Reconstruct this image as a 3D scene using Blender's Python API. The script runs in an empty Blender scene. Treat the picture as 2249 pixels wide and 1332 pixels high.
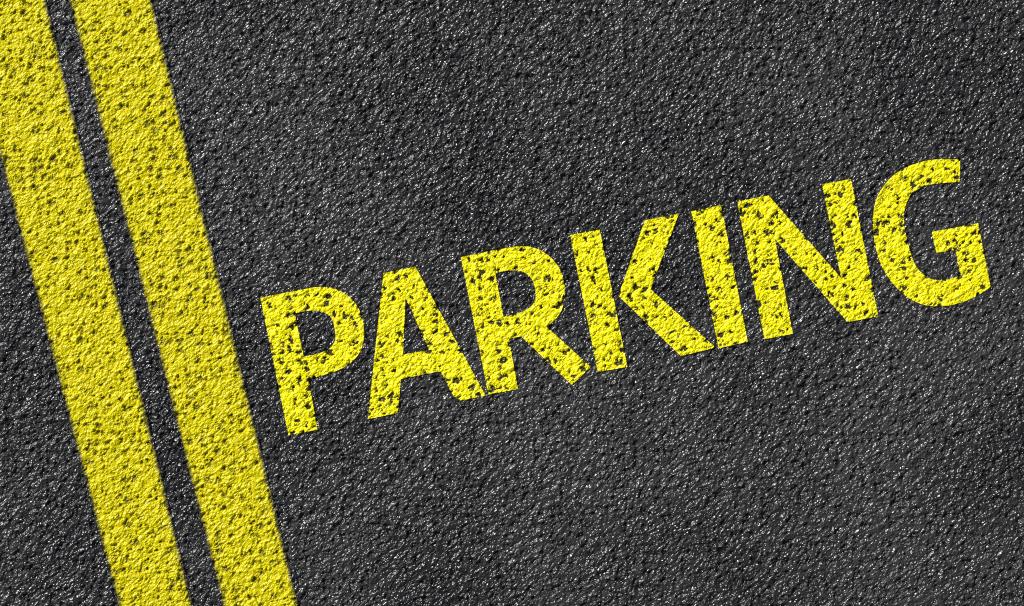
import bpy, math, random
import numpy as np
from mathutils import Vector
from mathutils.geometry import delaunay_2d_cdt

S = bpy.context.scene
COL = S.collection
MM = 0.001

# ------------------------------------------------------------------ plan
# Survey of the marking: plan units u (1 u = 0.6225 mm), x to the right,
# y down, origin shifted to the middle of the surveyed patch.
U = 1.40 / 2249.0
def plan(p):
    return ((p[0] - 1124.5) * U, (666.0 - p[1]) * U)

def grid(ox, oy, pts):
    k = 340.0 / 1332.0
    return [(ox + k * x, oy + k * y) for x, y in pts]

LETTERS = [
 ('P', grid(560, 620, [(45,135),(410,62),(520,43),(620,43),(700,60),(775,98),(835,150),(885,215),(918,290),(936,370),(940,450),(930,530),(905,600),(865,655),(805,710),(730,752),(640,786),(540,814),(460,835),(540,1270),(288,1320)]),
       [grid(560, 620, [(343,270),(430,251),(500,246),(560,253),(610,270),(650,300),(672,345),(686,400),(692,450),(690,495),(675,530),(640,570),(590,598),(520,620),(420,642)])]),
 ('A', grid(780, 580, [(243,78),(520,25),(1125,1135),(870,1183),(735,925),(395,990),(368,1284),(109,1336)]),
       [grid(780, 580, [(433,292),(637,740),(413,780)])]),
 ('R', grid(1000, 530, [(46,138),(400,65),(520,46),(600,44),(680,58),(755,90),(820,140),(870,195),(910,265),(933,340),(941,420),(937,500),(920,580),(885,645),(835,697),(785,737),(1165,1082),(1003,1240),(565,820),(462,840),(540,1273),(285,1322)]),
       [grid(1000, 530, [(345,275),(420,259),(500,252),(560,258),(615,283),(655,325),(678,380),(688,440),(688,500),(670,540),(630,578),(570,610),(500,632),(415,652)])]),
 ('K', grid(1240, 460, [(47,222),(303,175),(541,1356),(285,1402)]), []),
 ('K2', grid(1240, 460, [(690,95),(985,35),(740,687),(1300,1190),(1000,1265),(462,745)]), []),
 ('I', grid(1500, 440, [(70,97),(328,42),(558,1220),(305,1275)]), []),
 ('N', [(1618.7,443.5),(1687.6,429.3),(1847.2,611.0),(1805.1,405.5),(1868.9,393.3),(1928.9,695.3),(1861.2,708.0),(1702.0,526.0),(1741.2,733.6),(1678.7,745.6)], []),
 ('G', grid(1880, 340, [(897,42),(800,38),(700,40),(610,51),(520,75),(430,109),(350,156),(285,213),(230,280),(186,355),(158,440),(147,530),(146,630),(155,730),(175,830),(205,925),(247,1010),(300,1090),(365,1163),(440,1225),(520,1271),(610,1299),(700,1307),(800,1299),(900,1274),(1000,1236),(1080,1192),(1158,1137),(1050,590),(650,665),(690,845),(855,822),(897,1040),(830,1064),(760,1079),(700,1080),(640,1066),(580,1030),(522,970),(487,895),(460,810),(435,710),(418,620),(413,540),(420,470),(442,400),(482,340),(540,293),(610,265),(700,250),(800,241),(893,237)]), []),
]
# each line: x at y=0 and slope of its two edges
LINES = [((-87.0, 0.2635), (97.0, 0.2425)), ((155.0, 0.2541), (330.0, 0.2417))]

# ------------------------------------------------------------------ nodes
class NT:
    def __init__(self, tree):
        self.t = tree; self.n = tree.nodes; self.l = tree.links
    def add(self, typ, **kw):
        nd = self.n.new(typ)
        for k, v in kw.items(): setattr(nd, k, v)
        return nd
    def put(self, sock, v):
        if v is None: return
        if isinstance(v, bpy.types.NodeSocket): self.l.new(v, sock)
        else: sock.default_value = v
    def math(self, op, a, b=None, c=None, clamp=False):
        nd = self.add('ShaderNodeMath', operation=op, use_clamp=clamp)
        for i, v in enumerate((a, b, c)): self.put(nd.inputs[i], v)
        return nd.outputs[0]
    def vmath(self, op, a, b=None):
        nd = self.add('ShaderNodeVectorMath', operation=op)
        self.put(nd.inputs[0], a); self.put(nd.inputs[1], b)
        return nd.outputs[0]
    def scale(self, v, s):
        nd = self.add('ShaderNodeVectorMath', operation='SCALE')
        self.put(nd.inputs[0], v); self.put(nd.inputs['Scale'], s)
        return nd.outputs[0]
    def noise(self, vec, scale, detail=2.0, rough=0.5, lac=2.0, out=0, dist=0.0):
        nd = self.add('ShaderNodeTexNoise', noise_dimensions='3D')
        self.put(nd.inputs['Vector'], vec)
        nd.inputs['Scale'].default_value = scale
        nd.inputs['Detail'].default_value = detail
        nd.inputs['Roughness'].default_value = rough
        nd.inputs['Lacunarity'].default_value = lac
        nd.inputs['Distortion'].default_value = dist
        return nd.outputs[out]
    def step(self, v, lo, hi, a=0.0, b=1.0):
        nd = self.add('ShaderNodeMapRange', interpolation_type='SMOOTHSTEP')
        self.put(nd.inputs['Value'], v)
        for k, x in (('From Min', lo), ('From Max', hi), ('To Min', a), ('To Max', b)):
            self.put(nd.inputs[k], x)
        return nd.outputs[0]
    def mixc(self, f, a, b, mode='MIX'):
        nd = self.add('ShaderNodeMix', data_type='RGBA', blend_type=mode)
        self.put(nd.inputs[0], f); self.put(nd.inputs[6], a); self.put(nd.inputs[7], b)
        return nd.outputs[2]
    def mixf(self, f, a, b):
        nd = self.add('ShaderNodeMix', data_type='FLOAT')
        self.put(nd.inputs[0], f); self.put(nd.inputs[2], a); self.put(nd.inputs[3], b)
        return nd.outputs[0]

# tunables ---------------------------------------------------------
GRAIN_MM = 10.0
GRAIN_AMP = 5.6
FINE_AMP = 3.3
PIT_CELL = 12.5
PIT_DEPTH = 2.9

def surface_group():
    """Relief of the stone-filled asphalt: height in metres, pit depth 0..1."""
    g = bpy.data.node_groups.new('asphalt_relief', 'ShaderNodeTree')
    for nm in ('Height', 'Pit', 'Wear', 'Grain', 'Low'):
        g.interface.new_socket(nm, in_out='OUTPUT', socket_type='NodeSocketFloat')
    g.interface.new_socket('Flat', in_out='OUTPUT', socket_type='NodeSocketVector')
    T = NT(g)
    geo = T.add('ShaderNodeNewGeometry')
    flat = T.vmath('MULTIPLY', geo.outputs['Position'], (1000.0, 1000.0, 0.0))   # millimetres
    # warp so nothing sits on a lattice
    w = T.noise(flat, 1 / 10.0, 2.0, 0.6, out=1)
    w = T.scale(T.vmath('SUBTRACT', w, (0.5, 0.5, 0.5)), 9.0)
    warped = T.vmath('MULTIPLY', T.vmath('ADD', flat, w), (1.0, 1.0, 0.0))
    # grain, drawn out slightly along the direction of rolling
    def rolled(v):
        nd = T.add('ShaderNodeMapping', vector_type='POINT')
        T.put(nd.inputs['Vector'], v)
        nd.inputs['Rotation'].default_value = (0, 0, math.radians(-40))
        nd.inputs['Scale'].default_value = (1, 1, 1)
        return T.vmath('MULTIPLY', nd.outputs[0], (0.80, 1.0, 1.0))
    n1 = T.noise(rolled(warped), 1 / GRAIN_MM, 1.0, 0.5)
    n2 = T.noise(rolled(flat), 1 / 3.9, 1.0, 0.55)
    n3 = T.noise(flat, 1 / 45.0, 1.0, 0.5)
    # pits between the stones
    vor = T.add('ShaderNodeTexVoronoi', voronoi_dimensions='2D', feature='F1')
    T.put(vor.inputs['Vector'], warped)
    vor.inputs['Scale'].default_value = 1 / PIT_CELL
    d = T.math('MULTIPLY', vor.outputs['Distance'], PIT_CELL)
    rnd = T.add('ShaderNodeSeparateColor')
    T.put(rnd.inputs[0], vor.outputs['Color'])
    rad = T.mixf(T.math('POWER', rnd.outputs[0], 1.5), 3.0, 8.0)
    d2 = T.math('ADD', d, T.math('MULTIPLY', T.math('SUBTRACT', n2, 0.5), 8.0))
    q = T.math('DIVIDE', d2, rad)
    pit = T.step(q, 0.1, 1.25, 1.0, 0.0)
    pit = T.math('MULTIPLY', pit, T.step(rnd.outputs[1], 0.0, 0.6))
    h = T.math('MULTIPLY', T.math('SUBTRACT', n1, 0.5), GRAIN_AMP)
    h = T.math('ADD', h, T.math('MULTIPLY', T.math('SUBTRACT', n2, 0.5), FINE_AMP))
    h = T.math('SUBTRACT', h, T.math('MULTIPLY', pit, PIT_DEPTH))
    hl = h
    h = T.math('ADD', h, T.math('MULTIPLY', T.math('SUBTRACT', n3, 0.5), 0.9))
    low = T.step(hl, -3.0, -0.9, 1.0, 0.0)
    h = T.math('MULTIPLY', h, MM)
    # irregular dusty and tarry patches all over the lot
    wear = T.noise(flat, 1 / 380.0, 4.0, 0.55)
    out = T.add('NodeGroupOutput')
    T.put(out.inputs['Height'], h); T.put(out.inputs['Pit'], pit)
    T.put(out.inputs['Wear'], wear); T.put(out.inputs['Grain'], n2)
    T.put(out.inputs['Flat'], flat); T.put(out.inputs['Low'], low)
    return g

RELIEF = surface_group()

def relief_material(name):
    m = bpy.data.materials.new(name); m.use_nodes = True
    m.displacement_method = 'BOTH'
    T = NT(m.node_tree); T.n.clear()
    rel = T.add('ShaderNodeGroup'); rel.node_tree = RELIEF
    out = T.add('ShaderNodeOutputMaterial')
    bsdf = T.add('ShaderNodeBsdfPrincipled')
    T.l.new(bsdf.outputs[0], out.inputs['Surface'])
    disp = T.add('ShaderNodeDisplacement')
    disp.inputs['Midlevel'].default_value = 0.0
    disp.inputs['Scale'].default_value = 1.0
    T.put(disp.inputs['Height'], rel.outputs['Height'])
    T.put(disp.inputs['Normal'], T.vmath('ADD', (0, 0, 1), (0, 0, 0)))
    T.l.new(disp.outputs[0], out.inputs['Displacement'])
    return m, T, rel, bsdf

def stone_colour(T, rel):
    """bitumen with paler stone faces and dusty worn patches"""
    wear = T.step(rel.outputs['Wear'], 0.32, 0.68)
    base = T.mixc(wear, (0.022, 0.0213, 0.0202, 1), (0.056, 0.0544, 0.0516, 1))
    speck = T.noise(rel.outputs['Flat'], 1 / 6.0, 2.0, 0.6)
    base = T.mixc(T.step(speck, 0.35, 0.7), T.mixc(1.0, base, (0.65, 0.65, 0.65, 1), 'MULTIPLY'), base)
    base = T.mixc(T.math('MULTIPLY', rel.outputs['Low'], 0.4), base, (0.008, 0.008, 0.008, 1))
    return base

ASPHALT_ROUGH = 0.25
def asphalt_material():
    m, T, rel, b = relief_material('asphalt')
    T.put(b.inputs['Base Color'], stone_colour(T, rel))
    T.put(b.inputs['Roughness'], T.mixf(rel.outputs['Grain'], ASPHALT_ROUGH - 0.06, ASPHALT_ROUGH + 0.12))
    b.inputs['Specular IOR Level'].default_value = 0.5
    return m

def paint_material(name, colour, dull, rough, bare_lo, bare_hi, bare_amt, feather):
    m, T, rel, b = relief_material(name)
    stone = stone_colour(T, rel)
    tone = T.noise(rel.outputs['Flat'], 1 / 30.0, 3.0, 0.6)
    col = T.mixc(T.step(tone, 0.35, 0.65), dull, colour)
    bare = T.math('MAXIMUM', T.step(rel.outputs['Low'], bare_lo, bare_hi),
                  T.math('MULTIPLY', T.step(rel.outputs['Grain'], 0.28, 0.41, 1.0, 0.0), 0.8))
    bare = T.math('MULTIPLY', bare, bare_amt)
    at = T.add('ShaderNodeAttribute', attribute_name='edge_mm')
    rag = T.noise(rel.outputs['Flat'], 1 / 5.0, 2.0, 0.6)
    e = T.math('ADD', at.outputs['Fac'], T.math('MULTIPLY', T.math('SUBTRACT', rag, 0.5), feather * 1.3))
    cover = T.step(e, 0.0, feather)
    cover = T.math('MULTIPLY', cover, T.math('SUBTRACT', 1.0, bare))
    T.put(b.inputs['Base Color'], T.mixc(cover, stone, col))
    T.put(b.inputs['Roughness'], T.mixf(cover, ASPHALT_ROUGH, rough))
    b.inputs['Specular IOR Level'].default_value = 0.24
    return m

ASPHALT = asphalt_material()
LETTER_PAINT = paint_material('letter_paint', (0.90, 0.82, 0.001, 1), (0.86, 0.77, 0.001, 1), 0.36, 0.26, 0.85, 0.97, 0.9)
LINE_PAINT = paint_material('line_paint', (0.66, 0.58, 0.001, 1), (0.63, 0.55, 0.001, 1), 0.28, 0.18, 0.9, 0.62, 8.0)

# ------------------------------------------------------------------ meshes
def link_mesh(name, verts, faces, mat, parent=None, edge=None):
    me = bpy.data.meshes.new(name)
    me.from_pydata(verts, [], faces)
    me.polygons.foreach_set('use_smooth', [True] * len(me.polygons))
    if edge is not None:
        a = me.attributes.new('edge_mm', 'FLOAT', 'POINT')
        a.data.foreach_set('value', np.asarray(edge, dtype=np.float32))
    me.materials.append(mat); me.update()
    o = bpy.data.objects.new(name, me); COL.objects.link(o)
    if parent: o.parent = parent
    return o

def grid_mesh(name, X, Y, Z, mat, edge=None, parent=None):
    """X, Y: arrays (rows, columns)"""
    r, c = X.shape
    co = np.empty((r * c, 3), dtype=np.float32)
    co[:, 0] = X.ravel(); co[:, 1] = Y.ravel(); co[:, 2] = Z
    i = np.arange(r * c).reshape(r, c)
    f = np.stack([i[:-1, :-1], i[:-1, 1:], i[1:, 1:], i[1:, :-1]], -1).reshape(-1, 4)
    me = bpy.data.meshes.new(name)
    me.vertices.add(len(co)); me.vertices.foreach_set('co', co.ravel())
    me.loops.add(f.size); me.loops.foreach_set('vertex_index', f.ravel().astype(np.int32))
    me.polygons.add(len(f))
    me.polygons.foreach_set('loop_start', np.arange(0, f.size, 4, dtype=np.int32))
    me.polygons.foreach_set('use_smooth', np.ones(len(f), dtype=bool))
    if edge is not None:
        a = me.attributes.new('edge_mm', 'FLOAT', 'POINT')
        a.data.foreach_set('value', edge.ravel().astype(np.float32))
    me.materials.append(mat); me.update(calc_edges=True); me.validate()
    o = bpy.data.objects.new(name, me); COL.objects.link(o)
    if parent: o.parent = parent
    return o

STEP = 1.15 * MM
def graded(half, far):
    """dense in the middle, then widening strips out to the horizon"""
    core = np.arange(-half, half + STEP / 2, STEP)
    out = []; x = core[-1]; s = STEP
    while x < far:
        s *= 1.22; x += s; out.append(x)
    out = np.array(out)
    return np.concatenate([-out[::-1] + (core[0] + core[-1]), core, out])

xs = graded(0.80, 300.0); ys = graded(0.52, 300.0)
X, Y = np.meshgrid(xs, ys)
ground = grid_mesh('ground', X, Y, 0.0, ASPHALT)
ground['kind'] = 'structure'
ground['label'] = 'dark grey coarse asphalt with glinting stones and small black pits'

LIFT = 1.1 * MM
# ---- the two long lines
LABELS = ['solid yellow line farther from the lettering, separated from it by the other line',
          'solid yellow line next to the letter P, between the word and the other line']
for k, ((x0, m0), (x1, m1)) in enumerate(LINES):
    # rows along the line (plan y), columns across
    core = np.arange(-0.54, 0.54 + STEP / 2, STEP)
    ext = [core[-1]]; s = STEP
    while ext[-1] < 5.0:
        s *= 1.15; ext.append(ext[-1] + s)
    ext = np.array(ext[1:])
    yy = np.concatenate([-ext[::-1], core, ext])
    pv = 666.0 - yy / U                          # plan y of each row
    a = (x0 + m0 * np.clip(pv, -600, 1900) + 0.25 * (pv - np.clip(pv, -600, 1900)) - 1124.5) * U - 3.0 * MM
    b = (x1 + m1 * np.clip(pv, -600, 1900) + 0.25 * (pv - np.clip(pv, -600, 1900)) - 1124.5) * U + 3.0 * MM
    n = int(0.115 / STEP)
    t = np.linspace(0, 1, n)[None, :]
    XX = a[:, None] * (1 - t) + b[:, None] * t
    YY = np.repeat(yy[:, None], n, 1)
    w = (b - a)[:, None]
    E = np.minimum(t, 1 - t) * w * 0.97 * 1000.0
    o = grid_mesh('painted_line', XX, YY, LIFT, LINE_PAINT, edge=E)
    o['label'] = LABELS[k]; o['category'] = 'road line'
    o['group'] = 'pair of parallel yellow lines'

# ---- the word
def smooth_outline(pts, corner=28.0, step=2.6):
    """closed outline through pts, curved where the turn is gentle, finely divided"""
    P = [Vector(p) for p in pts]; n = len(P)
    tan = []
    for i in range(n):
        a = P[i] - P[i - 1]; b = P[(i + 1) % n] - P[i]
        turn = abs(math.degrees(a.angle_signed(b)))
        tan.append((P[(i + 1) % n] - P[i - 1]).normalized() if turn < corner else None)
    res = []
    for i in range(n):
        p, q = P[i], P[(i + 1) % n]; L = (q - p).length
        d = (q - p).normalized()
        ta, tb = tan[i] or d, tan[(i + 1) % n] or d
        m = max(2, int(L / step))
        for j in range(m):
            t = j / m
            h1 = 2*t**3 - 3*t**2 + 1; h2 = t**3 - 2*t**2 + t
            h3 = -2*t**3 + 3*t**2; h4 = t**3 - t**2
            res.append(p * h1 + ta * (L * h2) + q * h3 + tb * (L * h4))
    return [plan(v) for v in res]

def inside(px, py, ring):
    r = np.array(ring); x0, y0 = r[:, 0], r[:, 1]
    x1, y1 = np.roll(x0, -1), np.roll(y0, -1)
    hit = np.zeros(px.shape, dtype=bool)
    for a, b, c, d in zip(x0, y0, x1, y1):
        if b == d: continue
        k = ((b > py) != (d > py)) & (px < (c - a) * (py - b) / (d - b) + a)
        hit ^= k
    return hit

def ring_dist(px, py, rings):
    best = np.full(px.shape, 1e9)
    for ring in rings:
        r = np.array(ring); q = np.roll(r, -1, 0)
        for (a, b), (c, d) in zip(r, q):
            dx, dy = c - a, d - b; L = dx * dx + dy * dy + 1e-18
            t = np.clip(((px - a) * dx + (py - b) * dy) / L, 0, 1)
            best = np.minimum(best, np.hypot(px - a - t * dx, py - b - t * dy))
    return best

def letter_mesh(shapes):
    V = []; F = []; E = []
    for outer, holes in shapes:
        rings = [smooth_outline(outer)] + [smooth_outline(h) for h in holes]
        r = np.array(rings[0])
        gx = np.arange(r[:, 0].min(), r[:, 0].max(), STEP)
        gy = np.arange(r[:, 1].min(), r[:, 1].max(), STEP)
        px, py = [a.ravel() for a in np.meshgrid(gx, gy)]
        ok = inside(px, py, rings[0])
        for h in rings[1:]: ok &= ~inside(px, py, h)
        px, py = px[ok], py[ok]
        dist = ring_dist(px, py, rings)
        k = dist > 0.6 * MM
        px, py = px[k], py[k]
        pts = []; edges = []
        for ring in rings:
            s = len(pts); m = len(ring)
            pts += ring
            edges += [(s + i, s + (i + 1) % m) for i in range(m)]
        pts = [Vector(p) for p in pts] + [Vector(p) for p in zip(px.tolist(), py.tolist())]
        vo, eo, fo, *_ = delaunay_2d_cdt(pts, edges, [], 0, 1e-7, False)
        va = np.array([(v.x, v.y) for v in vo]); fa = np.array(fo)
        c = va[fa].mean(1)
        ok = inside(c[:, 0], c[:, 1], rings[0])
        for h in rings[1:]: ok &= ~inside(c[:, 0], c[:, 1], h)
        fa = fa[ok]
        area = np.cross(va[fa[:, 1]] - va[fa[:, 0]], va[fa[:, 2]] - va[fa[:, 0]])
        fa[area < 0] = fa[area < 0][:, ::-1]
        base = len(V)
        V += [(x, y, 0.0) for x, y in va.tolist()]
        F += (fa + base).tolist()
        E += (ring_dist(va[:, 0], va[:, 1], rings) * 1000.0 + 0.35).tolist()
    return V, F, E

word = bpy.data.objects.new('painted_word', None); COL.objects.link(word)
word.location = (*plan((632, 957)), LIFT)
word['label'] = 'yellow painted word PARKING, its capitals climbing obliquely across the dark asphalt'
word['category'] = 'road lettering'
by = {}
for ch, outer, holes in LETTERS:
    by.setdefault(ch[0], []).append((outer, holes))
for ch in 'PARKING':
    V, F, E = letter_mesh(by[ch])
    V = [(x - word.location.x, y - word.location.y, 0.0) for x, y, z in V]
    o = link_mesh('letter', V, F, LETTER_PAINT, parent=word, edge=E)
    o['label'] = 'yellow painted capital letter ' + ch

# ------------------------------------------------------------------ light
SUN_EL, SUN_AZ = math.radians(37), math.radians(-48)      # azimuth clockwise from +Y
to_sun = Vector((math.sin(SUN_AZ) * math.cos(SUN_EL), math.cos(SUN_AZ) * math.cos(SUN_EL), math.sin(SUN_EL)))
sd = bpy.data.lights.new('sun', 'SUN'); sd.energy = 5.0; sd.angle = math.radians(0.5)
sd.color = (1.0, 0.975, 0.94)
sun = bpy.data.objects.new('sun', sd); COL.objects.link(sun)
sun.rotation_euler = (-to_sun).to_track_quat('-Z', 'Y').to_euler()
sun.location = to_sun * 20

W = bpy.data.worlds.new('World'); S.world = W; W.use_nodes = True
wn = W.node_tree; wn.nodes.clear()
sky = wn.nodes.new('ShaderNodeTexSky'); sky.sky_type = 'NISHITA'; sky.sun_disc = False
sky.sun_elevation = SUN_EL; sky.sun_rotation = SUN_AZ % (2 * math.pi)
bg = wn.nodes.new('ShaderNodeBackground'); bg.inputs['Strength'].default_value = 0.05
wo = wn.nodes.new('ShaderNodeOutputWorld')
wn.links.new(sky.outputs[0], bg.inputs[0]); wn.links.new(bg.outputs[0], wo.inputs[0])

# ------------------------------------------------------------------ camera
HGT = 4.0
cd = bpy.data.cameras.new('camera'); cam = bpy.data.objects.new('camera', cd); COL.objects.link(cam)
cam.location = (0, 0, HGT); cam.rotation_euler = (0, 0, 0)
cd.sensor_width = 36.0; cd.lens = 36.0 * HGT / 1.40
cd.clip_start = 0.05; cd.clip_end = 2000.0
S.camera = cam

S.view_settings.view_transform = 'Standard'; S.view_settings.look = 'None'
S.view_settings.exposure = 0.0; S.view_settings.gamma = 1.0
S.cycles.use_denoising = False
S.cycles.max_bounces = 4
S.cycles.pixel_filter_type = 'BLACKMAN_HARRIS'
S.cycles.filter_width = 1.1
